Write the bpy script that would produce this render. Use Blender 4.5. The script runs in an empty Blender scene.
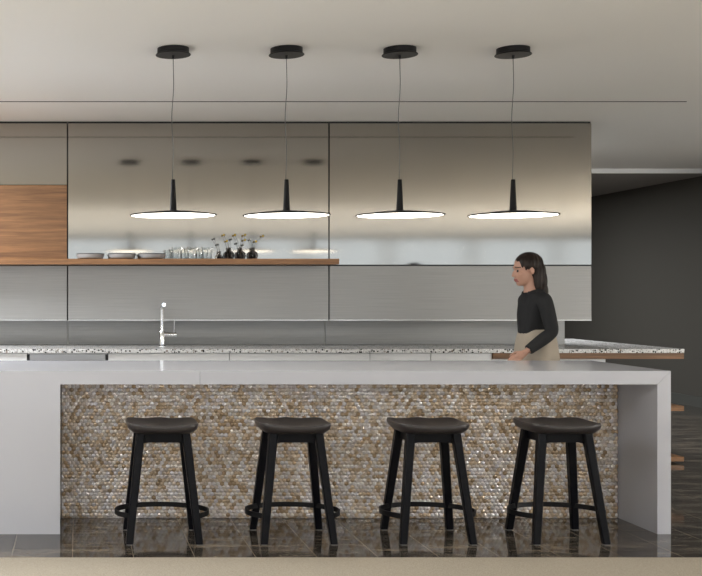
import bpy, bmesh, math, random
from mathutils import Vector, Matrix, Quaternion
random.seed(7)
S = bpy.context.scene
C = S.collection
F = 1080.0                      # focal length in pixels of the 702 px frame
VX, VY, EYE = 78.0, 293.0, 1.34  # vanishing point and eye height
def at(px, py, Y):
    return Vector(((px-VX)/F*Y, Y, EYE-(py-VY)/F*Y))
PI = math.pi

# ------------------------------------------------------------ materials
def mat(name, col=(.8,.8,.8), rough=.5, metal=0.0, spec=.5, **kw):
    m = bpy.data.materials.new(name); m.use_nodes = True
    b = m.node_tree.nodes['Principled BSDF']
    b.inputs['Base Color'].default_value = (*col, 1)
    b.inputs['Roughness'].default_value = rough
    b.inputs['Metallic'].default_value = metal
    b.inputs['Specular IOR Level'].default_value = spec
    for k, v in kw.items():
        b.inputs[k.replace('_', ' ')].default_value = v
    return m
def nodes(m):
    nt = m.node_tree
    return nt, nt.nodes['Principled BSDF'], (lambda t, **kw: mk(nt, t, **kw))
def mk(nt, t, **kw):
    n = nt.nodes.new(t)
    for k, v in kw.items(): setattr(n, k, v)
    return n
def coords(nt, scale=(1,1,1), rot=(0,0,0), loc=(0,0,0)):
    tc = nt.nodes.new('ShaderNodeTexCoord'); mp = nt.nodes.new('ShaderNodeMapping')
    mp.inputs['Scale'].default_value = scale; mp.inputs['Rotation'].default_value = rot
    mp.inputs['Location'].default_value = loc
    nt.links.new(tc.outputs['Object'], mp.inputs['Vector'])
    return mp.outputs['Vector']
def noise(nt, vec, scale, detail=4, rough=.5, dist=0):
    n = nt.nodes.new('ShaderNodeTexNoise')
    n.inputs['Scale'].default_value = scale; n.inputs['Detail'].default_value = detail
    n.inputs['Roughness'].default_value = rough; n.inputs['Distortion'].default_value = dist
    nt.links.new(vec, n.inputs['Vector'])
    return n.outputs['Fac']
def ramp(nt, fac, stops):
    r = nt.nodes.new('ShaderNodeValToRGB'); e = r.color_ramp.elements
    while len(e) < len(stops): e.new(.5)
    for el, (p, c) in zip(e, stops):
        el.position = p; el.color = (*c, 1) if len(c) == 3 else c
    nt.links.new(fac, r.inputs['Fac'])
    return r.outputs['Color']
def mix(nt, fac, a, b, mode='MIX'):
    n = nt.nodes.new('ShaderNodeMix'); n.data_type = 'RGBA'; n.blend_type = mode
    for i, v in ((0, fac), (6, a), (7, b)):
        if hasattr(v, 'links') or hasattr(v, 'is_linked'): nt.links.new(v, n.inputs[i])
        elif i == 0: n.inputs[0].default_value = v
        else: n.inputs[i].default_value = (*v, 1)
    return n.outputs[2]
def bump(nt, b, h, strength=.2, dist=.01):
    n = nt.nodes.new('ShaderNodeBump'); n.inputs['Strength'].default_value = strength
    n.inputs['Distance'].default_value = dist
    nt.links.new(h, n.inputs['Height']); nt.links.new(n.outputs[0], b.inputs['Normal'])

M = {}
M['ceiling'] = mat('ceiling_paint', (.87,.86,.83), .9)
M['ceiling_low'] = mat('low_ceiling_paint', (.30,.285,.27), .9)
M['bulkhead'] = mat('bulkhead_paint', (.78,.78,.78), .8)
M['wall_dark'] = mat('dark_wall_paint', (.076,.069,.057), .85)
M['wall_pale'] = mat('pale_wall_paint', (.62,.60,.56), .9)
M['base_dark'] = mat('dark_baseboard', (.085,.085,.075), .6)
M['black'] = mat('black_gap', (.012,.012,.014), .7)
M['white_top'] = mat('white_solid_surface', (.55,.555,.60), .13, 0, .5)
M['white_lacq'] = mat('white_lacquer', (.80,.80,.80), .25)
M['steel'] = mat('brushed_steel', (.50,.50,.50), .3, 1)
M['chrome'] = mat('chrome', (.85,.86,.88), .08, 1)
M['black_metal'] = mat('black_metal', (.007,.007,.008), .45, 0, .25)
M['cable'] = mat('grey_cable', (.10,.10,.10), .5)
M['black_wood'] = mat('black_stained_wood', (.004,.004,.006), .40, 0, .15)
M['seat'] = mat('charcoal_seat', (.040,.034,.034), .38)
M['frame_metal'] = mat('window_frame_metal', (.55,.55,.55), .5)
M['diffuser'] = mat('lamp_diffuser', (.9,.9,.88), .5, Emission_Color=(1,.94,.82,1), Emission_Strength=4.0)
M['bowl'] = mat('grey_stoneware', (.42,.42,.43), .4)
M['bowl_dark'] = mat('dark_rim_glaze', (.05,.05,.055), .35)
M['yellow'] = mat('yellow_blossom', (.50,.33,.04), .8)
M['grey_bud'] = mat('grey_bud', (.10,.09,.08), .8)
M['twig'] = mat('twig', (.09,.07,.045), .8)
M['skin'] = mat('skin', (.50,.28,.20), .5)
M['lips'] = mat('lips', (.36,.11,.10), .45)
M['eye'] = mat('eye', (.03,.02,.015), .2)
M['hair'] = mat('dark_brown_hair', (.018,.011,.008), .45, 0, .25)
M['black_knit'] = mat('black_knit', (.012,.012,.013), .85)
M['skirt'] = mat('beige_cloth', (.40,.34,.27), .85)
M['shoe'] = mat('white_shoe', (.75,.75,.75), .5)
M['foot_glide'] = mat('grey_plastic', (.2,.2,.2), .5)

# tinted mirror of the cabinet doors, brushed along the horizontal
m = mat('bronze_mirror', (.40,.375,.34), .075, 1); nt, b, _ = nodes(m)
v = nt.nodes.new('ShaderNodeCombineXYZ'); v.inputs[0].default_value = 1
b.inputs['Anisotropic'].default_value = .75
nt.links.new(v.outputs[0], b.inputs['Tangent'])
M['mirror'] = m
m = mat('satin_grey_metal', (.30,.29,.28), .42, .4); nt, b, _ = nodes(m)
n_ = noise(nt, coords(nt, (.4,1,60)), 6, 3)
nt.links.new(ramp(nt, n_, [(.3,(.285,.282,.275)), (.7,(.335,.33,.32))]), b.inputs['Base Color'])
M['satin'] = m
# walnut
def walnut(name, dark, light, axis):
    m = mat(name, light, .45); nt, b, _ = nodes(m)
    sc = (1.1, 30, 30) if axis == 'x' else (30, 1.1, 30)
    a = noise(nt, coords(nt, sc), 1.0, 6, .6, .4)
    f = noise(nt, coords(nt, tuple(4*s for s in sc)), 1.5, 4, .6)
    c1 = ramp(nt, a, [(.28, dark), (.5, tuple((p+q)/2 for p, q in zip(dark, light))), (.72, light)])
    c2 = ramp(nt, f, [(.3,(.6,.6,.6)), (.6,(1,1,1))])
    nt.links.new(mix(nt, .7, c1, c2, 'MULTIPLY'), b.inputs['Base Color'])
    return m
M['walnut'] = walnut('walnut_veneer', (.105,.047,.018), (.32,.155,.062), 'x')
M['walnut_pale'] = walnut('walnut_edge', (.21,.095,.036), (.44,.22,.09), 'x')
# terrazzo
m = mat('terrazzo', (.7,.7,.68), .2); nt, b, _ = nodes(m)
vec = coords(nt, (1,1,1))
def vor(scale, feat='F1'):
    n = nt.nodes.new('ShaderNodeTexVoronoi'); n.inputs['Scale'].default_value = scale
    n.feature = feat; nt.links.new(vec, n.inputs['Vector']); return n
v1 = vor(62); v2 = vor(120)
sep = nt.nodes.new('ShaderNodeSeparateColor'); nt.links.new(v1.outputs['Color'], sep.inputs[0])
chip = ramp(nt, sep.outputs[0], [(0,(.015,.015,.015)), (.25,(.03,.028,.025)), (.31,(.20,.15,.11)), (.40,(.36,.33,.30)), (.48,(.72,.71,.69)), (1,(.80,.79,.77))])
inside = ramp(nt, v1.outputs['Distance'], [(.45,(1,1,1)), (.52,(0,0,0))])
sep2 = nt.nodes.new('ShaderNodeSeparateColor'); nt.links.new(v2.outputs['Color'], sep2.inputs[0])
base = ramp(nt, sep2.outputs[1], [(0,(.30,.29,.28)), (.2,(.62,.61,.60)), (1,(.72,.71,.69))])
nt.links.new(mix(nt, inside, base, chip), b.inputs['Base Color'])
M['terrazzo'] = m
# dark marble plank floor
m = mat('dark_marble', (.03,.027,.023), .07); nt, b, _ = nodes(m)
v = coords(nt)
s1 = noise(nt, coords(nt, (.8,4.5,1)), 2.2, 7, .62, .5)
basec = ramp(nt, s1, [(.32,(.016,.013,.010)), (.52,(.06,.05,.041)), (.70,(.26,.215,.165))])
s2 = noise(nt, coords(nt, (.7,3.2,1), (0,0,.25)), 2.6, 6, .6, 1.2)
vein = ramp(nt, s2, [(.484,(0,0,0)), (.5,(1,1,1)), (.516,(0,0,0))])
s3 = noise(nt, v, 3.0, 3)
vmask = mix(nt, 1.0, vein, ramp(nt, s3, [(.44,(0,0,0)), (.58,(.9,.9,.9))]), 'MULTIPLY')
c = mix(nt, vmask, basec, (.36,.29,.21))
br = nt.nodes.new('ShaderNodeTexBrick')
br.inputs['Scale'].default_value = 1; br.inputs['Brick Width'].default_value = .93
br.inputs['Row Height'].default_value = .31; br.inputs['Mortar Size'].default_value = .0022
br.inputs['Mortar Smooth'].default_value = 0
nt.links.new(coords(nt, (1,1,1), (0,0,PI/2), (.05,.028,0)), br.inputs['Vector'])
c = mix(nt, br.outputs['Fac'], c, (.26,.22,.17))
nt.links.new(c, b.inputs['Base Color'])
M['marble'] = m
# carpet
m = mat('beige_carpet', (.42,.35,.26), .95, 0, .1); nt, b, _ = nodes(m)
a = noise(nt, coords(nt), 160, 3, .7)
nt.links.new(ramp(nt, a, [(.3,(.34,.295,.235)), (.7,(.51,.455,.37))]), b.inputs['Base Color'])
bump(nt, b, a, .6, .006)
M['carpet'] = m
# mother of pearl tiles: colour from the mesh's own tile colour
m = mat('shell_tiles', (.5,.4,.3), .24, .34); nt, b, _ = nodes(m)
ca = nt.nodes.new('ShaderNodeVertexColor'); ca.layer_name = 'tile'
nt.links.new(ca.outputs[0], b.inputs['Base Color'])
M['shell'] = m
M['grout'] = mat('bronze_grout', (.10,.07,.045), .7)
# architectural glass
def glass(name, tint, ior=1.22):
    m = bpy.data.materials.new(name); m.use_nodes = True; nt = m.node_tree; nt.nodes.clear()
    o = nt.nodes.new('ShaderNodeOutputMaterial'); t = nt.nodes.new('ShaderNodeBsdfTransparent')
    g = nt.nodes.new('ShaderNodeBsdfGlossy'); mx = nt.nodes.new('ShaderNodeMixShader')
    fr = nt.nodes.new('ShaderNodeFresnel'); fr.inputs['IOR'].default_value = ior
    t.inputs[0].default_value = (*tint, 1); g.inputs['Roughness'].default_value = .03
    nt.links.new(fr.outputs[0], mx.inputs[0]); nt.links.new(t.outputs[0], mx.inputs[1])
    nt.links.new(g.outputs[0], mx.inputs[2]); nt.links.new(mx.outputs[0], o.inputs[0])
    return m
M['pane'] = glass('window_glass', (.95,.97,.97))
M['tumbler'] = glass('clear_glass', (.90,.91,.91), 1.16)
M['smoke'] = glass('smoked_glass', (.42,.40,.39), 1.3)

# ------------------------------------------------------------ mesh helpers
def link(name, bm, material, parent=None, smooth=False, loc=None):
    me = bpy.data.meshes.new(name); bmesh.ops.recalc_face_normals(bm, faces=bm.faces)
    bm.to_mesh(me); bm.free()
    for mm in (material if isinstance(material, (list, tuple)) else [material]): me.materials.append(mm)
    if smooth:
        for p in me.polygons: p.use_smooth = True
        if smooth != True: 
            try: me.set_sharp_from_angle(angle=math.radians(smooth))
            except Exception: pass
    o = bpy.data.objects.new(name, me); C.objects.link(o)
    if parent: o.parent = parent
    if loc is not None: o.location = loc
    return o
def add_box(bm, x0, x1, y0, y1, z0, z1, bev=0, seg=1):
    t = bmesh.new(); bmesh.ops.create_cube(t, size=1)
    for v in t.verts:
        v.co = Vector((x0+(v.co.x+.5)*(x1-x0), y0+(v.co.y+.5)*(y1-y0), z0+(v.co.z+.5)*(z1-z0)))
    if bev: bmesh.ops.bevel(t, geom=t.edges[:], offset=bev, segments=seg, profile=.5, affect='EDGES')
    me = bpy.data.meshes.new('t'); t.to_mesh(me); t.free(); bm.from_mesh(me); bpy.data.meshes.remove(me)
    return bm
def box(x0, x1, y0, y1, z0, z1, bev=0, seg=1):
    return add_box(bmesh.new(), x0, x1, y0, y1, z0, z1, bev, seg)
def add_prism(bm, pts, y0, y1, axis='y'):
    f = (lambda p, t: Vector((p[0], t, p[1]))) if axis == 'y' else (lambda p, t: Vector((p[0], p[1], t)))
    a = [bm.verts.new(f(p, y0)) for p in pts]; c = [bm.verts.new(f(p, y1)) for p in pts]
    n = len(pts)
    bm.faces.new(a); bm.faces.new(c[::-1])
    for i in range(n): bm.faces.new((a[i], a[(i+1) % n], c[(i+1) % n], c[i]))
    return bm
def add_lathe(bm, prof, n=32, cx=0, cy=0):
    rings = []
    for r, z in prof:
        if r < 1e-6: rings.append([bm.verts.new((cx, cy, z))])
        else: rings.append([bm.verts.new((cx+r*math.cos(2*PI*i/n), cy+r*math.sin(2*PI*i/n), z)) for i in range(n)])
    for a, c in zip(rings, rings[1:]):
        for i in range(n):
            j = (i+1) % n
            vs = [a[i % len(a)], a[j % len(a)], c[j % len(c)], c[i % len(c)]]
            u = []
            for w in vs:
                if w not in u: u.append(w)
            if len(u) > 2: bm.faces.new(u)
    return bm
def lathe(prof, n=32): return add_lathe(bmesh.new(), prof, n)
def add_tube(bm, pts, rads, n=10, caps=True):
    pts = [Vector(p) for p in pts]
    if not hasattr(rads, '__len__'): rads = [rads]*len(pts)
    rings = []; ref = None
    for i, p in enumerate(pts):
        t = (pts[min(i+1, len(pts)-1)]-pts[max(i-1, 0)]).normalized()
        if ref is None: ref = Vector((1,0,0)) if abs(t.x) < .9 else Vector((0,1,0))
        u = (ref-t*ref.dot(t)).normalized(); ref = u; w = t.cross(u)
        rings.append([bm.verts.new(p+(u*math.cos(2*PI*k/n)+w*math.sin(2*PI*k/n))*rads[i]) for k in range(n)])
    for a, c in zip(rings, rings[1:]):
        for k in range(n): bm.faces.new((a[k], a[(k+1) % n], c[(k+1) % n], c[k]))
    if caps: bm.faces.new(rings[0][::-1]); bm.faces.new(rings[-1])
    return bm
def tube(pts, rads, n=10): return add_tube(bmesh.new(), pts, rads, n)
def empty(name, loc=(0,0,0)):
    o = bpy.data.objects.new(name, None); C.objects.link(o); o.location = loc; o.empty_display_size = .1
    return o
def tag(o, label, cat, group=None):
    o['label'] = label; o['category'] = cat
    if group: o['group'] = group
    return o
def struct(name, bm, m, parent=None, smooth=False):
    o = link(name, bm, m, parent, smooth)
    if parent is None: o['kind'] = 'structure'
    return o
def dup(root, loc, label):
    r = root.copy(); C.objects.link(r); r.location = loc; r['label'] = label
    for ch in list(root.children):
        c = ch.copy(); C.objects.link(c); c.parent = r
        for g in ch.children:
            d = g.copy(); C.objects.link(d); d.parent = c
    return r

# ------------------------------------------------------------ the setting
ZC, XL, XR, YF, YB = 2.757, -7.0, 7.285, -9.0, 20.0
XW, YW = 14.0, 11.2      # the wider room in front of the hall
struct('floor', box(XL-.2, XW+.2, YF-.2, YB+.2, -.12, 0), M['marble'])
bm = box(XL-.2, XW+.2, YF-.2, 12.31, ZC, ZC+.25)
struct('ceiling', bm, M['ceiling'])
o = struct('ceiling_lower', box(XL-.2, XR+.2, 12.36, YB+.2, 2.706, ZC+.25), M['ceiling_low'])
struct('trim_2', box(XL-.2, XR, 12.31, 12.36, 2.706, ZC+.25), M['bulkhead'])
struct('wall_right', box(XR, XR+.2, YW, YB+.2, 0, ZC), M['wall_dark'])
struct('wall_far_right', box(XW, XW+.2, YF-.2, YW+.2, 0, ZC), M['wall_pale'])
struct('wall_return', box(XR+.2, XW, YW, YW+.2, 0, ZC), M['wall_pale'])
struct('baseboard_right', box(XR-.015, XR, YW, YB, 0, .122), M['base_dark'])
struct('wall_left', box(XL-.2, XL, YF-.2, YB+.2, 0, ZC), M['wall_pale'])
struct('wall_back', box(XL, XR, YB, YB+.2, 0, ZC), M['wall_dark'])
struct('wall_kitchen', box(XL, 4.165, 9.27, 9.75, 0, ZC), M['wall_pale'])
struct('trim_1', box(XL, 4.50, 7.983, 7.997, ZC-.003, ZC+.01), M['black'])
# glazed wall far behind the camera
bm = box(XL, XW, YF-.15, YF, 0, .06)
add_box(bm, XL, XW, YF-.15, YF, 2.72, ZC)
NW = 10; ww = (XW-XL)/NW
for i in range(NW+1):
    x = XL+i*ww; add_box(bm, max(XL, x-.06), min(XW, x+.06), YF-.15, YF, .06, 2.72)
struct('wall_front', bm, M['wall_pale'])
for i in range(NW):
    x0, x1 = XL+i*ww+.06, XL+(i+1)*ww-.06
    w = empty('window_%d' % (i+1), ((x0+x1)/2, YF-.075, .06)); w['kind'] = 'structure'
    h = (x1-x0)/2
    bm = box(-h, h, -.03, .03, 0, .05); add_box(bm, -h, h, -.03, .03, 2.61, 2.66)
    add_box(bm, -h, -h+.05, -.03, .03, .05, 2.61); add_box(bm, h-.05, h, -.03, .03, .05, 2.61)
    add_box(bm, -.02, .02, -.03, .03, .05, 2.61)
    link('window_frame', bm, M['frame_metal'], w)
    link('pane', box(-h+.05, h-.05, -.006, .006, .05, 2.61), M['pane'], w)
# carpet in the foreground
tag(link('carpet', box(-6.8, 13.8, -8.8, 5.42, .0, .014, .004, 2), M['carpet']),
    'beige low-pile carpet across the foreground, edging the dark marble floor', 'carpet')

# ------------------------------------------------------------ island
IX0, IX1, IY0, IY1, IZ, IT = -1.6, 3.294, 6.0, 6.93, .907, .075
t = tag(empty('island_worktop', (0,0,0)), 'long white waterfall island worktop with solid left end and mitred right leg', 'worktop')
g = .0007
bm = bmesh.new(); seam = .678
add_prism(bm, [(IX0, 0), (-.1, 0), (-.1, IZ-IT), (seam-g, IZ-IT), (seam-g, IZ), (IX0, IZ)], IY0, IY1)
add_prism(bm, [(seam+g, IZ-IT), (IX1-IT-g, IZ-IT), (IX1-g, IZ), (seam+g, IZ)], IY0, IY1)
link('top_slab', bm, M['white_top'], t)
bm = add_prism(bmesh.new(), [(IX1-IT, 0), (IX1, 0), (IX1, IZ-2*g), (IX1-IT, IZ-IT-2*g)], IY0, IY1)
link('end_leg', bm, M['white_top'], t)
ib = tag(empty('kitchen_island', (0,0,0)), 'island base under the white worktop, faced with pearly bronze hexagon mosaic', 'kitchen island')
link('carcass', box(-.098, IX1-IT-.002, 6.445, IY1-.02, 0, IZ-IT-.001), M['white_lacq'], ib)
# hexagon shell tiles
verts, faces, cols = [], [], []
R_ = .0138; dx = R_*math.sqrt(3); dz = 1.5*R_
rng = random.Random(3)
X0, X1, Z0, Z1, YP = -.098, IX1-IT-.002, .001, IZ-IT-.002, 6.430
PEARL = [(.80,.76,.76), (.76,.69,.67), (.74,.70,.72), (.78,.71,.64), (.68,.60,.56), (.64,.53,.44)]
TAN = [(.70,.57,.44), (.63,.49,.35), (.74,.66,.58), (.54,.41,.28), (.78,.73,.70), (.46,.33,.21), (.66,.56,.48)]
row = 0; z = Z0-dz*.2
while z < Z1+R_:
    x = X0+(dx/2 if row % 2 else 0)
    while x < X1+dx/2:
        fld = .5+.5*math.sin(x*2.1+1.3*math.sin(z*5+x))*math.sin(z*6.5+x*.9+1)
        col = rng.choice(PEARL if rng.random() < .25+.5*fld-.09*x else TAN); k = rng.uniform(.85, 1.12); col = [min(1, c*k) for c in col]
        tx, tz = rng.gauss(0, .085), rng.gauss(0, .085)
        hx = []
        for a in range(6):
            an = PI/6+a*PI/3
            u, w = (R_-.0007)*math.cos(an), (R_-.0007)*math.sin(an)
            px, pz = min(max(x+u, X0), X1), min(max(z+w, Z0), Z1)
            hx.append((px, YP+.003+tx*(px-x)+tz*(pz-z), pz))
        if max(h[0] for h in hx)-min(h[0] for h in hx) > .004 and max(h[2] for h in hx)-min(h[2] for h in hx) > .004:
            b0 = len(verts); verts += hx; verts += [(h[0], YP+.013, h[2]) for h in hx]
            ox, oz = rng.uniform(-.003, .003), rng.uniform(-.003, .003)
            verts.append((sum(h[0] for h in hx)/6+ox, sum(h[1] for h in hx)/6-.0036, sum(h[2] for h in hx)/6+oz))
            for i in range(6):
                faces.append((b0+12, b0+i, b0+(i+1) % 6)); cols += [(*col, 1)]*3
            for i in range(6):
                j = (i+1) % 6; faces.append((b0+i, b0+6+i, b0+6+j, b0+j)); cols += [(*col, 1)]*4
        x += dx
    z += dz; row += 1
me = bpy.data.meshes.new('mosaic_panel'); me.from_pydata(verts, [], faces); me.materials.append(M['shell'])
ca = me.color_attributes.new('tile', 'FLOAT_COLOR', 'CORNER')
flat = [c for cc in cols for c in cc]; ca.data.foreach_set('color', flat)
mo = bpy.data.objects.new('mosaic_panel', me); C.objects.link(mo); mo.parent = ib
link('mosaic_backing', box(X0, X1, YP+.010, 6.445, 0, Z1), M['grout'], ib)

# ------------------------------------------------------------ kitchen wall units
YU, YBS = 8.90, 9.25
sU = F/YU
def xz(px): return (px-VX)/sU
XA, XB, XC, XD = xz(67.5)-2.155, xz(67.5), xz(329), xz(592)
ZT, ZS, ZB = 2.738, 1.568, 1.113
for i, (x0, x1, lab) in enumerate(((XA, XB, 'wall cabinet left of the tall seam, with a walnut panel in bronze mirror doors'),
                     (XB, XC, 'bronze mirror wall cabinet behind the shelf of glasses and vases'),
                     (XC, XD, 'bronze mirror wall cabinet at the right end, behind the walking woman'))):
    t = tag(empty('wall_cabinet', ((x0+x1)/2, YU, ZB)), lab, 'cabinet', 'mirrored wall cabinets over the worktop')
    h = (x1-x0)/2; q = .0055
    link('carcass', box(-h+.001, h-.001, .022, YBS+.02-YU, .002, ZC-ZB-.001), M['black'], t)
    link('lower_panel', box(-h+q, h-q, 0, .022, .008, ZS-ZB-q), M['satin'], t)
    link('edge_strip', box(-h+q, h-q, -.003, .022, 0, .007), M['steel'], t)
    if i == 0:
        zw = EYE+(VY-185)/sU-ZB
        link('mirror_panel', box(-h+q, h-q, 0, .022, zw+q*.5, ZT-ZB), M['mirror'], t)
        link('walnut_panel', box(-h+q, h-q, -.002, .022, ZS-ZB+.045, zw-q*.5), M['walnut'], t)
    else:
        link('mirror_panel', box(-h+q, h-q, 0, .022, ZS-ZB+q, ZT-ZB), M['mirror'], t)
xb = (325-VX)/F*YBS; xa = (68-VX)/F*YBS
for x0, x1, lab in ((XA, xa, 'satin grey backsplash panel at the left end above the worktop'),
                    (xa, xb, 'satin grey backsplash panel behind the chrome tap'),
                    (xb, (565-VX)/F*YBS, 'satin grey backsplash panel at the right, behind the woman')):
    tag(link('backsplash_panel', box(x0+.003, x1-.003, YBS, YBS+.019, .901, ZB), M['satin']), lab, 'backsplash', 'backsplash panels')
# walnut shelf
YS0 = 8.59
tag(link('floating_shelf', box(XA+.002, XC+.010, YS0, YU-.003, ZS+.001, EYE+(VY-258.7)/F*YS0, .0015), M['walnut_pale']),
    'long walnut floating shelf holding bowls, tumblers and bud vases', 'shelf')
ZSH = EYE+(VY-258.7)/F*YS0

# ------------------------------------------------------------ rear worktop and base cabinets
XE = 4.764
bm = bmesh.new()
add_prism(bm, [(XA, 8.485), (XE, 8.485), (XE, 10.4), (4.18, 10.4), (4.18, YBS+.0), (XA, YBS)], .869, .900, 'z')
tag(link('terrazzo_worktop', bm, M['terrazzo']), 'speckled white and black terrazzo worktop along the rear wall', 'worktop')
units = [(XA, -1.32, 'white base cabinet at the far left under the terrazzo worktop', 0),
         (-1.32, -.40, 'white base cabinet left of the dishwasher', 0),
         (-.40, .236, 'dishwasher with a wide recessed steel handle under the terrazzo worktop', 1),
         (.236, 1.193, 'white base cabinet under the chrome tap', 0),
         (1.193, 2.30, 'wide white base cabinet right of the one under the tap', 0),
         (2.30, 2.78, 'narrow white base cabinet, second left of the walnut apron', 0),
         (2.78, 3.262, 'narrow white base cabinet touching the walnut apron', 0),
         (3.262, 4.165, 'white end cabinet behind the walking woman, under the walnut apron', 2)]
for x0, x1, lab, kind in units:
    t = tag(empty('dishwasher' if kind == 1 else 'base_cabinet', ((x0+x1)/2, 8.51, 0)), lab, 'dishwasher' if kind == 1 else 'cabinet',
            None if kind == 1 else 'white base cabinets under the terrazzo worktop')
    h = (x1-x0)/2; dy = .012 if kind == 2 else 0; zt = .82 if kind == 2 else .867
    link('carcass', box(-h+.001, h-.001, .022+dy, YBS+.018-8.51, .10, zt), M['black'] if kind != 2 else M['white_lacq'], t)
    link('plinth', box(-h+.001, h-.001, .06, .10, 0, .10), M['steel'], t)
    zf = zt-.002
    if kind == 1:
        link('door', box(-h+.003, h-.003, 0, .022, .11, .806), M['white_lacq'], t)
        link('top_strip', box(-h+.003, h-.003, 0, .022, .8585, zf), M['white_lacq'], t)
        hd = link('recessed_handle', box(-h+.02, h-.02, .008, .022, .810, .856), M['steel'], t)
        link('handle_end_cap', box(-h+.004, -h+.018, -.002, .022, .808, .857), M['black'], hd)
        link('handle_end_cap', box(h-.018, h-.004, -.002, .022, .808, .857), M['black'], hd)
    else:
        link('door', box(-h+.003, h-.003, dy, .022+dy, .11, zf), M['white_lacq'], t)
t = tag(empty('end_shelf_unit', (4.2, 8.49, 0)), 'walnut open shelf unit under the right end of the terrazzo worktop', 'shelf unit')
link('apron', box(3.264-4.2, XE-4.2, 0, .026, .822, .868), M['walnut'], t)
link('apron_return', box(XE-4.2-.026, XE-4.2, .026, 1.9, .822, .868), M['walnut'], t)
link('shelf', box(4.186-4.2, XE-4.2, 0, 1.9, .412, .452), M['walnut_pale'], t)
link('shelf', box(4.186-4.2, XE-4.2, 0, 1.9, .016, .052), M['walnut_pale'], t)
link('back_post', box(4.186-4.2, 4.236-4.2, 1.3, 1.9, 0, .822), M['walnut'], t)
link('plinth', box(4.186-4.2, XE-4.2-.12, .10, 1.8, 0, .016), M['black'], t)

# ------------------------------------------------------------ tap
p = at(162, 347, 8.86); px = p.x
t = tag(empty('kitchen_tap', (px, 8.86, .90)), 'chrome single-lever tap standing on the terrazzo worktop', 'tap')
link('base', lathe([(0,0), (.034,0), (.034,.008), (.027,.014), (0,.014)], 24), M['chrome'], t, 40)
link('body', lathe([(0,.012), (.024,.012), (.024,.125), (.022,.128), (0,.128)], 24), M['chrome'], t, 40)
pts = [(0,0,.12), (0,0,.30)] + [(0,-.045+.045*math.cos(a), .30+.045*math.sin(a)) for a in [PI/2*k/6 for k in range(1,7)]] + [(0,-.19,.345)]
link('spout', tube(pts, .0165, 16), M['chrome'], t, 50)
hv = link('lever_barrel', tube([(.015,0,.098), (.118,0,.098)], .0185, 18), M['chrome'], t, 40)
link('lever_pin', tube([(.098,0,.11), (.103,-.004,.215)], .0042, 8), M['chrome'], hv, 40)

# ------------------------------------------------------------ things on the shelf
YO = 8.843
def sx(px, Y=YO): return (px-VX)/F*Y
def bowl(px, lab, first=[None]):
    loc = (sx(px, 8.775), 8.775, ZSH)
    if first[0] is None:
        t = tag(empty('serving_bowl', loc), lab, 'bowl', 'grey serving bowls on the shelf'); first[0] = t
        r = .112
        link('dish', lathe([(0,.008), (.096,.008), (.104,.014), (r,.042), (r-.004,.044), (.098,.018), (0,.014)], 40), M['bowl'], t, 50)
        link('rim', lathe([(r-.006,.042), (r+.002,.041), (r+.002,.047), (r-.006,.048), (r-.006,.042)], 40), M['bowl_dark'], t, 50)
        link('foot', lathe([(0,0), (.086,0), (.09,.008), (0,.008)], 40), M['bowl_dark'], t, 50)
    else: dup(first[0], loc, lab)
bowl(90.5, 'shallow grey serving bowl with dark rim, farthest from the tumblers')
bowl(122, 'shallow grey serving bowl with dark rim, between the two others')
bowl(152, 'shallow grey serving bowl with dark rim, touching the row of tumblers')
def tumbler(px, Y, lab, s=1, first={}):
    loc = (sx(px, Y), Y, ZSH)
    if s not in first:
        prof = [(0,.012), (.032,.012), (.034,.004), (.030,0), (.036,0), (.037,.006), (.036,.05), (.040,.075), (.046,.1)]
        t = tag(link('glass_tumbler', lathe([(r*s, z*s) for r, z in prof], 28), M['tumbler'], None, 50, loc), lab, 'glass', 'clear tumblers on the shelf')
        first[s] = t
    else: dup(first[s], loc, lab)
tumbler(177, 8.768, 'clear flared tumbler in the front row, nearest the grey bowls')
tumbler(192.5, 8.768, 'clear flared tumbler in the middle of the front row')
tumbler(207, 8.768, 'clear flared tumbler in the front row, nearest the bud vases')
tumbler(168.5, 8.855, 'smaller clear tumbler behind the front row, beside the bowls', .8)
tumbler(185, 8.855, 'smaller clear tumbler showing between the first two front tumblers', .8)
tumbler(199.8, 8.855, 'smaller clear tumbler showing between the last two front tumblers', .8)
ROUND = [(0,.002), (.022,0), (.034,.012), (.0395,.032), (.036,.052), (.024,.066), (.0135,.072), (.0125,.090), (.017,.096), (.0165,.099)]
vase0 = [None]
def vase(px, lab):
    loc = (sx(px), YO, ZSH)
    if vase0[0] is None:
        vase0[0] = tag(link('bud_vase', lathe(ROUND, 28), M['smoke'], None, 60, loc), lab, 'vase', 'round smoked glass bud vases')
    else: dup(vase0[0], loc, lab)
tag(link('bud_vase', lathe([(0,.001), (.030,0), (.034,.006), (.026,.026), (.013,.042), (.010,.048), (.0105,.066), (.0135,.070)], 28),
         M['smoke'], None, 60, (sx(219.5), YO, ZSH)), 'small cone-shaped smoked glass bud vase, lowest of the four', 'vase')
vase(229.5, 'round smoked bud vase right beside the small cone-shaped vase')
vase(241, 'round smoked bud vase in the middle of the three round ones')
vase(253.2, 'round smoked bud vase at the right end of the row')
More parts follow.
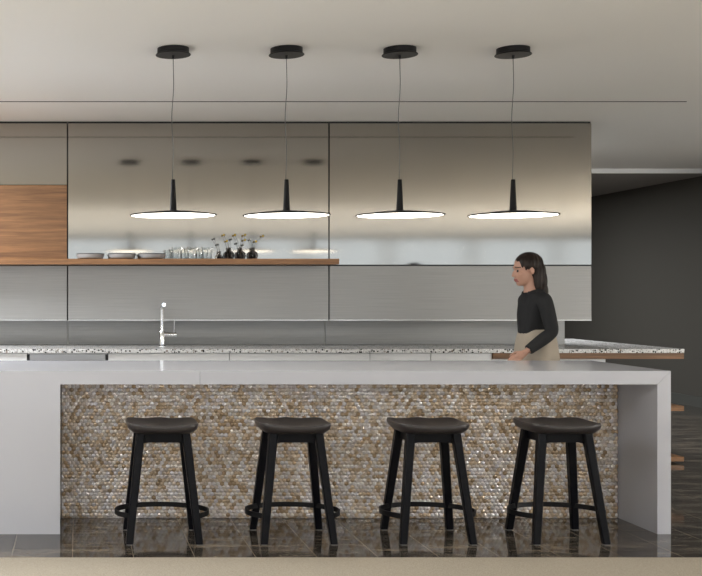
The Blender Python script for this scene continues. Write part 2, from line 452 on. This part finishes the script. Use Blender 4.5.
def sprig(vpx, buds, lab, mt='yellow', dy=0):
    base = Vector((sx(vpx), YO+dy*.2, ZSH+.018)); 
    t = tag(empty('flower_stem', base), lab, 'flower', 'dried flower stems in the bud vases')
    for k, (bx, by) in enumerate(buds):
        tip = at(bx, by, YO+dy)-base
        neck = Vector((tip.x*.06, dy*.05, .065))
        link('stem', tube([(0,0,0), neck, neck.lerp(tip, .5)+Vector((0,0,.004)), tip], .0011, 5), M['twig'], t)
        b_ = bmesh.new(); bmesh.ops.create_icosphere(b_, subdivisions=2, radius=.0092 if mt == 'yellow' else .008)
        for v in b_.verts: v.co = v.co*(1+.13*math.sin(v.co.x*900+v.co.z*700))+tip
        link('blossom', b_, M[mt], t, True)
sprig(219.5, [(214,239), (218,244.5)], 'thin twig with two grey buds in the small cone-shaped vase', 'grey_bud')
sprig(229.5, [(224,235), (227,241)], 'stem with two yellow heads leaning left from the first round vase')
sprig(229.5, [(231,239.5)], 'stem with one grey bud standing up in the first round vase', 'grey_bud', .012)
sprig(241, [(235,235)], 'stem with one yellow head leaning left from the middle round vase')
sprig(241, [(245,235), (245,240)], 'upright stem with two yellow heads in the middle round vase', 'yellow', -.012)
sprig(241, [(243,245), (236.5,243.5)], 'short stem with two grey buds in the middle round vase', 'grey_bud', .012)
sprig(253.2, [(263,236), (256,241.5)], 'stem with yellow heads leaning right from the end round vase')
sprig(253.2, [(250,240)], 'stem with one grey bud leaning left from the end round vase', 'grey_bud', .012)

# ------------------------------------------------------------ pendants
YL = 6.25; sL = F/YL
def lamp_x(px): return (px-VX)/sL
zd = EYE+(VY-215)/sL     # rim height of the discs
def pendant():
    t = empty('pendant_lamp', (0,0,0))
    cn = link('canopy', lathe([(0,ZC-.002), (.092,ZC-.002), (.092,ZC-.032), (.10,ZC-.036), (.102,ZC-.040), (.10,ZC-.042), (0,ZC-.042)], 40), M['black_metal'], t, 40)
    link('cable_grip', lathe([(0,ZC-.042), (.008,ZC-.042), (.006,ZC-.062), (0,ZC-.062)], 12), M['black_metal'], cn, 40)
    zt = EYE+(VY-179.5)/sL
    pts = []
    for i in range(25):
        f = i/24; z = ZC-.055+(zt-ZC+.055)*f
        pts.append((.006*math.sin(f*PI*3)*math.sin(f*PI)-.004*f, 0, z))
    link('cable', tube(pts, .0021, 6), M['cable'], t, True)
    link('stem', lathe([(0,zt), (.0105,zt), (.012,zt-.003), (.020,zd+.030), (.024,zd+.022), (0,zd+.022)], 20), M['black_metal'], t, 40)
    R0 = .251
    link('shade', lathe([(0,zd+.030), (.026,zd+.0265), (.09,zd+.021), (.18,zd+.011), (R0-.004,zd+.003), (R0,zd), (R0-.001,zd-.003), (R0-.006,zd-.005), (R0-.010,zd-.003), (0,zd+.004)], 72), M['black_metal'], t, 30)
    link('diffuser', lathe([(R0-.010,zd-.0035), (.18,zd-.0075), (.08,zd-.010), (0,zd-.0105)], 72), M['diffuser'], t, True)
    return t
LABS = ['black disc pendant lamp on a thin cable, over the leftmost stool',
        'black disc pendant lamp over the second stool from the left',
        'black disc pendant lamp left of the woman, over the third stool',
        'black disc pendant lamp hanging nearest the right end of the island']
pr = None
for i, lab in enumerate(LABS):
    x = lamp_x(173.2+113.3*i)
    if pr is None:
        pr = pendant(); pr.location = (x, YL, 0); tag(pr, lab, 'pendant lamp', 'pendant lamps over the island')
    else: dup(pr, (x, YL, 0), lab)

# ------------------------------------------------------------ stools
def superell(a, b, n, k, N=64):
    an = 2*PI*k/N; c, s = math.cos(an), math.sin(an)
    return a*math.copysign(abs(c)**(2/n), c), b*math.copysign(abs(s)**(2/n), s)
def seat_bm():
    bm = bmesh.new(); A, B, n = .192, .185, 4.5; N = 64
    def topz(x, y):
        u, w = x/A, y/B
        z = .613 + .024*abs(u)**2.4                       # raised sides
        z += .016*max(0, w)**2 + .018*max(0, -w)**3          # back and front lips
        z += .010*math.exp(-(u/.28)**2)*max(0, (w+.1))         # ridge towards the back centre
        return z
    rings = []
    for f in [.12,.25,.38,.5,.62,.74,.84,.92,.97,1.0]:
        rings.append([bm.verts.new((f*x, f*y, topz(f*x, f*y)-(.0 if f < .99 else .002))) for x, y in (superell(A, B, n, k, N) for k in range(N))])
    for f, d in ((1.012,.007), (1.008,.018), (.985,.030), (.94,.041), (.86,.047), (.6,.050), (.2,.050)):
        r = []
        for k in range(N):
            x, y = superell(A, B, n, k, N); z = topz(x, y)
            zz = z-d if f > .9 else (.64-.03)-d+.024-.012
            if f <= .9: zz = .586
            elif f < .99: zz = z*(1-(d/.055))+.586*(d/.055) if d > .035 else z-d
            r.append(bm.verts.new((f*x, f*y, zz)))
        rings.append(r)
    for a, c in zip(rings, rings[1:]):
        for k in range(N): bm.faces.new((a[k], a[(k+1) % N], c[(k+1) % N], c[k]))
    c0 = bm.verts.new((0,0,topz(0,0)))
    for k in range(N): bm.faces.new((c0, rings[0][k], rings[0][(k+1) % N]))
    bm.faces.new(rings[-1])
    return bm
def loft_section(bm, p0, p1, w0, w1, ch=.28):
    sec = [(-1,-1+ch), (-1,1-ch), (-1+ch,1), (1-ch,1), (1,1-ch), (1,-1+ch), (1-ch,-1), (-1+ch,-1)]
    a = [bm.verts.new((p0[0]+u*w0, p0[1]+v*w0, p0[2])) for u, v in sec]
    c = [bm.verts.new((p1[0]+u*w1, p1[1]+v*w1, p1[2])) for u, v in sec]
    for i in range(8): bm.faces.new((a[i], a[(i+1) % 8], c[(i+1) % 8], c[i]))
    bm.faces.new(a); bm.faces.new(c[::-1])
    return bm
def stool():
    t = empty('bar_stool', (0,0,0))
    link('seat', seat_bm(), M['seat'], t, 60)
    for sx_ in (-1, 1):
        for sy in (-1, 1):
            top = (sx_*.122, sy*.098, .587); bot = (sx_*.186, sy*.182, .004)
            lg = link('leg', loft_section(bmesh.new(), bot, top, .0195, .0235), M['black_wood'], t)
            link('glide', loft_section(bmesh.new(), (bot[0], bot[1], 0), (bot[0], bot[1], .004), .016, .016), M['foot_glide'], lg)
    # apron: four arched rails
    bm = bmesh.new()
    def rail(P):
        arch = [(-1,.587), (1,.587), (1,.522)]
        for k in range(1, 12):
            u = 1-2*k/12; arch.append((u, .522+.010*min(1, (1-abs(u))*4)))
        arch.append((-1,.522))
        f = [bm.verts.new(P(u, 0, z)) for u, z in arch]; b_ = [bm.verts.new(P(u, .018, z)) for u, z in arch]
        n = len(arch)
        bm.faces.new(f); bm.faces.new(b_[::-1])
        for i in range(n): bm.faces.new((f[i], f[(i+1) % n], b_[(i+1) % n], b_[i]))
    for s in (-1, 1):
        rail(lambda u, d, z: Vector((u*.118, s*(.100-d), z)))
        rail(lambda u, d, z: Vector((s*(.122-d), u*.098, z)))
    link('apron', bm, M['black_wood'], t)
    bm = bmesh.new(); A, B = .253, .188; N = 48
    a0 = math.asin(-.148/B); a1 = PI-a0
    rows = []
    for k in range(N+1):
        an = a0+(a1-a0)*k/N
        c, s = math.cos(an), math.sin(an)
        nx, ny = c/A, s/B; l_ = math.hypot(nx, ny); nx, ny = nx/l_, ny/l_
        x, y = A*c, B*s
        rows.append([bm.verts.new((x+nx*o_, y+ny*o_, z)) for o_, z in ((0,.129), (.006,.129), (.006,.156), (0,.156))])
    for a, c in zip(rows, rows[1:]):
        for i in range(4): bm.faces.new((a[i], a[(i+1) % 4], c[(i+1) % 4], c[i]))
    bm.faces.new(rows[0]); bm.faces.new(rows[-1][::-1])
    link('foot_ring', bm, M['black_metal'], t, 40)
    return t
SL = ['black stool with charcoal saddle seat, leftmost of the four before the mosaic',
      'black stool with charcoal saddle seat, second from the left',
      'black stool with charcoal saddle seat, third from the left',
      'black stool with charcoal saddle seat, nearest the white island leg at right']
st = None
for x, lab in zip((.46, 1.177, 1.918, 2.627), SL):
    if st is None:
        st = stool(); st.location = (x, 5.935, 0); tag(st, lab, 'stool', 'stools at the island')
    else: dup(st, (x, 5.935, 0), lab)

# ------------------------------------------------------------ the walking woman (faces left, -X)
PY = 7.6
def skin_mesh(verts, edges, root=0, lv=2):
    me = bpy.data.meshes.new('sk'); me.from_pydata([v[:3] for v in verts], edges, [])
    o = bpy.data.objects.new('sk', me); C.objects.link(o)
    md = o.modifiers.new('s', 'SKIN'); md.use_smooth_shade = True
    for i, v in enumerate(verts):
        sv = me.skin_vertices[0].data[i]; r = v[3]
        sv.radius = (r, r) if not hasattr(r, '__len__') else r
        sv.use_root = (i == root)
    sb = o.modifiers.new('ss', 'SUBSURF'); sb.levels = lv; sb.render_levels = lv
    dg = bpy.context.evaluated_depsgraph_get(); dg.update()
    ev = o.evaluated_get(dg); out = bpy.data.meshes.new_from_object(ev)
    bpy.data.objects.remove(o); bpy.data.meshes.remove(me)
    return out
def ellipsoid(bm, c, r, sub=3, rot=None):
    t = bmesh.new(); bmesh.ops.create_icosphere(t, subdivisions=sub, radius=1)
    for v in t.verts:
        q = Vector((v.co.x*r[0], v.co.y*r[1], v.co.z*r[2]))
        if rot: q.rotate(rot)
        v.co = q+Vector(c)
    me = bpy.data.meshes.new('e'); t.to_mesh(me); t.free(); bm.from_mesh(me); bpy.data.meshes.remove(me)
def remesh(bm, vox, smooth_it=2):
    me = bpy.data.meshes.new('r'); bm.to_mesh(me); bm.free()
    o = bpy.data.objects.new('r', me); C.objects.link(o)
    md = o.modifiers.new('r', 'REMESH'); md.mode = 'VOXEL'; md.voxel_size = vox
    sm = o.modifiers.new('s', 'SMOOTH'); sm.iterations = smooth_it; sm.factor = .5
    dg = bpy.context.evaluated_depsgraph_get(); dg.update()
    out = bpy.data.meshes.new_from_object(o.evaluated_get(dg))
    bpy.data.objects.remove(o); bpy.data.meshes.remove(me)
    return out
def pt(px, py, dy=0):
    q = at(px, py, PY); return Vector((q.x, dy, q.z))
PX = at(537, 300, PY).x
def loc(v): return (v[0]-PX, v[1], v[2])
hip = pt(536, 357); waist = pt(535.5, 334); chest = pt(533.5, 309); neckb = pt(533.5, 291); neckt = pt(530, 282); headc = pt(526.5, 270)
V, E = [], []
def vtx(p, r): V.append((*loc(p), r)); return len(V)-1
def chain(idx, items):
    for p, r in items:
        j = vtx(p, r); E.append((idx, j)); idx = j
    return idx
i_hip = vtx(hip, (.105,.135))
i_w = chain(i_hip, [(waist, (.085,.112))])
i_c = chain(i_w, [(chest, (.098,.132))])
i_n = chain(i_c, [(neckb+Vector((.008,0,-.005)), (.056,.075))])
chain(i_n, [(neckt, .047), (headc+Vector((.01,0,.0)), .055)])
def add_v(p, x=0, y=0, z=0): return Vector((p[0]+x, p[1]+y, p[2]+z))
# near (left) arm: hangs, forearm reaching forward and down
nsh, nel, nwr = pt(534.5, 299, -.160), pt(540, 331, -.205), pt(514, 350.5, -.20)
chain(i_c, [(nsh, .047), (nsh.lerp(nel, .5), .041), (nel, .036), (nel.lerp(nwr, .4), .035), (nwr, .024)])
fsh, fel, fwr = pt(535, 299, .165), pt(541, 333, .215), pt(530, 364, .225)
chain(i_c, [(fsh, .047), (fsh.lerp(fel, .5), .041), (fel, .036), (fel.lerp(fwr, .4), .035), (fwr, .024)])
# legs in mid stride: near leg forward, far leg trailing
hz = hip.z
nk, na = Vector((hip.x-.17, -.085, .47)), Vector((hip.x-.27, -.08, .085))
fk, fa = Vector((hip.x+.10, .085, .47)), Vector((hip.x+.36, .08, .135))
chain(i_hip, [(Vector((hip.x-.03, -.085, .80)), .082), (nk.lerp(hip, .45)+Vector((0,-.05,0)), .070), (nk, .052), (nk.lerp(na, .35), .052), (na, .034)])
chain(i_hip, [(Vector((hip.x+.02, .085, .80)), .082), (fk.lerp(hip, .45)+Vector((0,.05,0)), .070), (fk, .052), (fk.lerp(fa, .35), .052), (fa, .034)])
bm = bmesh.new()
me = skin_mesh(V, E, 0, 2); bm.from_mesh(me); bpy.data.meshes.remove(me)
def hand(wr, direction, palmdir, side):
    d = direction.normalized(); n = palmdir-d*palmdir.dot(d); n.normalize(); s = d.cross(n)*side
    w = Vector(loc(wr))
    vs = [(*(w-d*.02), (.022,.022)), (*(w+d*.02), (.014,.027)), (*(w+d*.075), (.013,.036))]
    me = skin_mesh(vs, [(0,1),(1,2)], 0, 2); bm.from_mesh(me); bpy.data.meshes.remove(me)
    ellipsoid(bm, w+d*.052, (.03,.03,.03), 2)
    for k, L in enumerate((.066,.076,.070,.054)):
        b0 = w+d*.062+s*(.030-.020*k)
        p1 = b0+d*.03; p2 = p1+(d*.85+n*.35).normalized()*L*.45; p3 = p2+(d*.6+n*.75).normalized()*L*.32; p4 = p3+(d*.3+n).normalized()*L*.23
        me = skin_mesh([(*b0,.009), (*p1,.009), (*p2,.0082), (*p3,.0076), (*p4,.0062)], [(0,1),(1,2),(2,3),(3,4)], 0, 1)
        bm.from_mesh(me); bpy.data.meshes.remove(me)
    b0 = w+d*.018+s*.016; p1 = b0+(d*.5+s*.7+n*.3).normalized()*.045; p2 = p1+(d*.85+s*.3+n*.3).normalized()*.03; p3 = p2+(d+n*.3).normalized()*.022
    me = skin_mesh([(*b0,.013), (*p1,.0105), (*p2,.009), (*p3,.007)], [(0,1),(1,2),(2,3)], 0, 1)
    bm.from_mesh(me); bpy.data.meshes.remove(me)
hand(nwr, Vector((-.85,-.05,-.55)), Vector((0,.6,-.8)), -1)
hand(fwr, Vector((-.3,0,-1)), Vector((-.4,-1,0)), 1)
# head: skull, jaw, nose, brow, chin, ears (face towards -X, tipped a little down)
hc = Vector(loc(headc)); tilt = Quaternion((0,1,0), math.radians(-8))
def hp(x, y, z):
    q = Vector((x, y, z)); q.rotate(tilt); return hc+q
ellipsoid(bm, hp(.014,0,.030), (.094,.074,.086), 3)
ellipsoid(bm, hp(-.028,0,-.030), (.062,.058,.080), 3, tilt)
ellipsoid(bm, hp(-.062,0,-.088), (.022,.024,.018), 2)
ellipsoid(bm, hp(-.074,0,.028), (.014,.042,.013), 2)
for s in (-1, 1):
    ellipsoid(bm, hp(-.058,s*.036,-.022), (.026,.022,.024), 2)
    ellipsoid(bm, hp(.008,s*.074,-.006), (.017,.008,.030), 2, tilt)
ellipsoid(bm, hp(-.090,0,-.012), (.013,.009,.026), 2, Quaternion((0,1,0), math.radians(18)))
ellipsoid(bm, hp(-.099,0,-.028), (.011,.013,.010), 2)
ellipsoid(bm, hp(-.086,0,-.056), (.011,.021,.0065), 2)
ellipsoid(bm, hp(-.083,0,-.067), (.010,.018,.0065), 2)
me = remesh(bm, .005, 3)
for mm in (M['skin'], M['lips'], M['eye']): me.materials.append(mm)
le, re_ = hp(-.082,-.032,.006), hp(-.082,.032,.006)
l1, l2 = hp(-.094,0,-.056), hp(-.090,0,-.067)
b1, b2 = hp(-.085,-.032,.030), hp(-.085,.032,.030)
for p in me.polygons:
    p.use_smooth = True; c = p.center
    if (c-le).length < .0125 or (c-re_).length < .0125: p.material_index = 2
    elif min(abs(c.z-b1.z), 1) < .0035 and c.x < hc.x-.05 and .012 < abs(c.y) < .048 and c.z > hc.z: p.material_index = 2
    elif c.x < hc.x-.06 and abs(c.y) < .021 and (abs(c.z-l1.z) < .006 or abs(c.z-l2.z) < .006): p.material_index = 1
woman = bpy.data.objects.new('person', me); C.objects.link(woman); woman.location = (PX, PY, 0)
tag(woman, 'dark-haired person in a black top and beige skirt walking left behind the island', 'person')
def from_mesh(name, me, m, smooth=True):
    me.name = name; me.materials.clear(); me.materials.append(m)
    for p in me.polygons: p.use_smooth = smooth
    o = bpy.data.objects.new(name, me); C.objects.link(o); o.parent = woman; return o
# black top: fitted over the body from hem to neckline and down the sleeves
bm = bmesh.new(); bm.from_mesh(woman.data); bm.normal_update()
def seg_d(p, a, b):
    t = max(0, min(1, (p-a).dot(b-a)/(b-a).length_squared)); return (p-a.lerp(b, t)).length, t
arms = [[Vector(loc(q)) for q in tr] for tr in ((nsh, nel, nwr), (fsh, fel, fwr))]
nb = Vector(loc(neckb)); nax = (Vector(loc(neckt))-nb).normalized()
dead = []
for v in bm.verts:
    p = v.co; keep = False
    d1 = min(seg_d(p, a_, b_)[0] for a_, b_, c_ in arms)
    df = [seg_d(p, b_, c_) for a_, b_, c_ in arms]
    if p.z > 1.055 and (p-nb).dot(nax) < .012: keep = True
    for a_, b_, c_ in arms:
        d, t_ = seg_d(p, b_, c_)
        if d < .06 and t_ < .90: keep = True
        if d < .075 and t_ >= .90 and p.z < 1.2: keep = False
    if abs(p.y) < .15 and p.z < 1.055: keep = False
    if not keep: dead.append(v)
nrm = {v: v.normal.copy() for v in bm.verts}
bmesh.ops.delete(bm, geom=dead, context='VERTS')
for v in bm.verts: v.co += nrm[v]*.011
isl = set(); big = []
for v in bm.verts:
    if v in isl: continue
    st_, grp = [v], [];  isl.add(v)
    while st_:
        q = st_.pop(); grp.append(q)
        for e in q.link_edges:
            w_ = e.other_vert(q)
            if w_ not in isl: isl.add(w_); st_.append(w_)
    big.append(grp)
big.sort(key=len)
bmesh.ops.delete(bm, geom=[v for g_ in big[:-1] for v in g_], context='VERTS')
inv = {v: v.normal.copy() for v in bm.verts}
bm.normal_update(); inv = {v: v.normal.copy() for v in bm.verts}
edge = [e for e in bm.edges if e.is_boundary]
ext = bmesh.ops.extrude_edge_only(bm, edges=edge)
for v in [g_ for g_ in ext['geom'] if isinstance(g_, bmesh.types.BMVert)]:
    src = min((e.other_vert(v) for e in v.link_edges), key=lambda q: (q.co-v.co).length)
    v.co -= inv.get(src, Vector((0,0,0)))*.012
for f in bm.faces: f.material_index = 0
link('top', bm, M['black_knit'], woman, True)
# skirt
bm = bmesh.new(); rings = []; N = 40
for z, rx, ry, cx in ((1.085,.098,.130,0), (1.06,.115,.150,.0), (1.0,.128,.166,.0), (.93,.138,.180,.0), (.84,.150,.184,.0), (.72,.165,.182,.0), (.60,.190,.186,-.01), (.52,.205,.190,-.012), (.515,.200,.185,-.012), (.60,.184,.180,-.01)):
    rings.append([bm.verts.new((hip.x-PX+cx+rx*(1+.03*math.sin(7*a_))*math.cos(a_), ry*(1+.03*math.sin(7*a_))*math.sin(a_), z)) for a_ in [2*PI*k/N for k in range(N)]])
for r0, r1 in zip(rings, rings[1:]):
    for k in range(N): bm.faces.new((r0[k], r0[(k+1) % N], r1[(k+1) % N], r1[k]))
bm.faces.new(rings[0])
link('skirt', bm, M['skirt'], woman, True)
# hair: cap plus fall down the back
bm = bmesh.new()
ellipsoid(bm, hp(.024,0,.040), (.098,.085,.086), 3)
ellipsoid(bm, hp(.066,0,-.02), (.060,.083,.085), 3)
ellipsoid(bm, hp(.078,0,-.09), (.050,.080,.095), 3)
ellipsoid(bm, hp(.082,0,-.165), (.040,.072,.085), 3)
for s in (-1, 1): ellipsoid(bm, hp(.050,s*.060,-.07), (.034,.022,.095), 3)
me = remesh(bm, .007, 3)
for v in me.vertices:
    v.co += Vector((0, .0025*math.sin(v.co.x*260), 0))
from_mesh('hair', me, M['hair'])
for ax, ay, az, pitch in ((na.x, na.y, .0, 0), (fa.x, fa.y, .0, 28)):
    bm = bmesh.new(); rings = []
    prof = [(.062,.030,.045), (.04,.036,.075), (.0,.040,.085), (-.05,.040,.062), (-.10,.044,.046), (-.145,.040,.036), (-.170,.022,.026)]
    for x_, w_, h_ in prof:
        rings.append([bm.verts.new((x_, w_*c_, zz)) for c_, zz in ((-.9,0), (-1,.012), (-.95,h_*.55), (-.55,h_*.92), (0,h_), (.55,h_*.92), (.95,h_*.55), (1,.012), (.9,0))])
    for r0, r1 in zip(rings, rings[1:]):
        for k in range(9): bm.faces.new((r0[k], r0[(k+1) % 9], r1[(k+1) % 9], r1[k]))
    bm.faces.new(rings[0]); bm.faces.new(rings[-1][::-1])
    rot = Quaternion((0,1,0), math.radians(-pitch))
    piv = Vector((-.12, 0, 0))
    for v in bm.verts:
        q = v.co-piv; q.rotate(rot); q += piv
        v.co = q
    o = link('shoe', bm, M['shoe'], woman, True)
    o.location = (ax-PX, ay, az+.001)

# ------------------------------------------------------------ light, sky, camera
w = bpy.data.worlds.new('sky'); S.world = w; w.use_nodes = True
bg = w.node_tree.nodes['Background']; bg.inputs[0].default_value = (.84,.91,1.0,1); bg.inputs[1].default_value = 1.4
for i in range(NW):
    l = bpy.data.lights.new('window_portal', 'AREA'); l.shape = 'RECTANGLE'; l.size = ww-.12; l.size_y = 2.66
    l.cycles.is_portal = True
    o = bpy.data.objects.new('window_portal', l); C.objects.link(o)
    o.location = (XL+(i+.5)*ww, YF-.02, 1.39); o.rotation_euler = (PI/2, 0, 0)
# fill panels added to the ceiling out of view, to brighten the room
FILL_PANELS = [(-4.5,3.0,50), (-2.4,3.0,50), (-4.5,-4,80), (-2.4,-4,80), (10.6,3.0,200), (12.2,0.0,230), (10.6,0.0,230), (-2.3,7.6,190), (4.0,10.9,80), (4.8,14.2,70)]
# uplights and their ledges, added unseen behind and beside the camera to brighten the ceiling
for k, (x0, x1, y, e) in enumerate(((-5,12,-1.4,150), (-5,12,-4.2,150), (-5,12,-7.0,130), (-6,-3,4.6,60), (8.5,13,4.6,110))):
    struct('added_ledge_%d' % (k+1), box(x0, x1, y-.12, y+.12, .0, .72), M['wall_pale'])
    l = bpy.data.lights.new('added_uplight', 'AREA'); l.shape = 'RECTANGLE'; l.size = x1-x0; l.size_y = .2; l.energy = e; l.color = (1,.985,.955)
    o = bpy.data.objects.new('added_uplight', l); C.objects.link(o); o.location = ((x0+x1)/2, y, .74); o.rotation_euler = (PI-.25, 0, 0)
for k, (x, y, e) in enumerate(FILL_PANELS):
    bm = box(-.64,.64,-.64,-.6,-.02,.0); add_box(bm,-.64,.64,.6,.64,-.02,.0); add_box(bm,-.64,-.6,-.6,.6,-.02,.0); add_box(bm,.6,.64,-.6,.6,-.02,.0)
    fr = struct('trim_%d' % (k+3), bm, M['frame_metal']); fr.location = (x, y, ZC if y < 12.4 else 2.706)  # made-up frame around each added fill light
    l = bpy.data.lights.new('added_panel_light', 'AREA'); l.shape = 'SQUARE'; l.size = 1.2; l.energy = e; l.color = (.93,.965,1)
    o = bpy.data.objects.new('added_panel_light', l); C.objects.link(o); o.location = (x, y, fr.location.z-.012)
cam = bpy.data.cameras.new('camera'); co = bpy.data.objects.new('camera', cam); C.objects.link(co)
co.location = (0, 0, EYE); co.rotation_euler = (PI/2, 0, 0)
cam.sensor_width = 36; cam.lens = F/702*36
cam.shift_x = (351-VX)/702; cam.shift_y = (VY-288)/702
cam.clip_end = 200
S.camera = co
S.view_settings.view_transform = 'Standard'; S.view_settings.look = 'None'
S.view_settings.gamma = 1; S.view_settings.exposure = 0.36
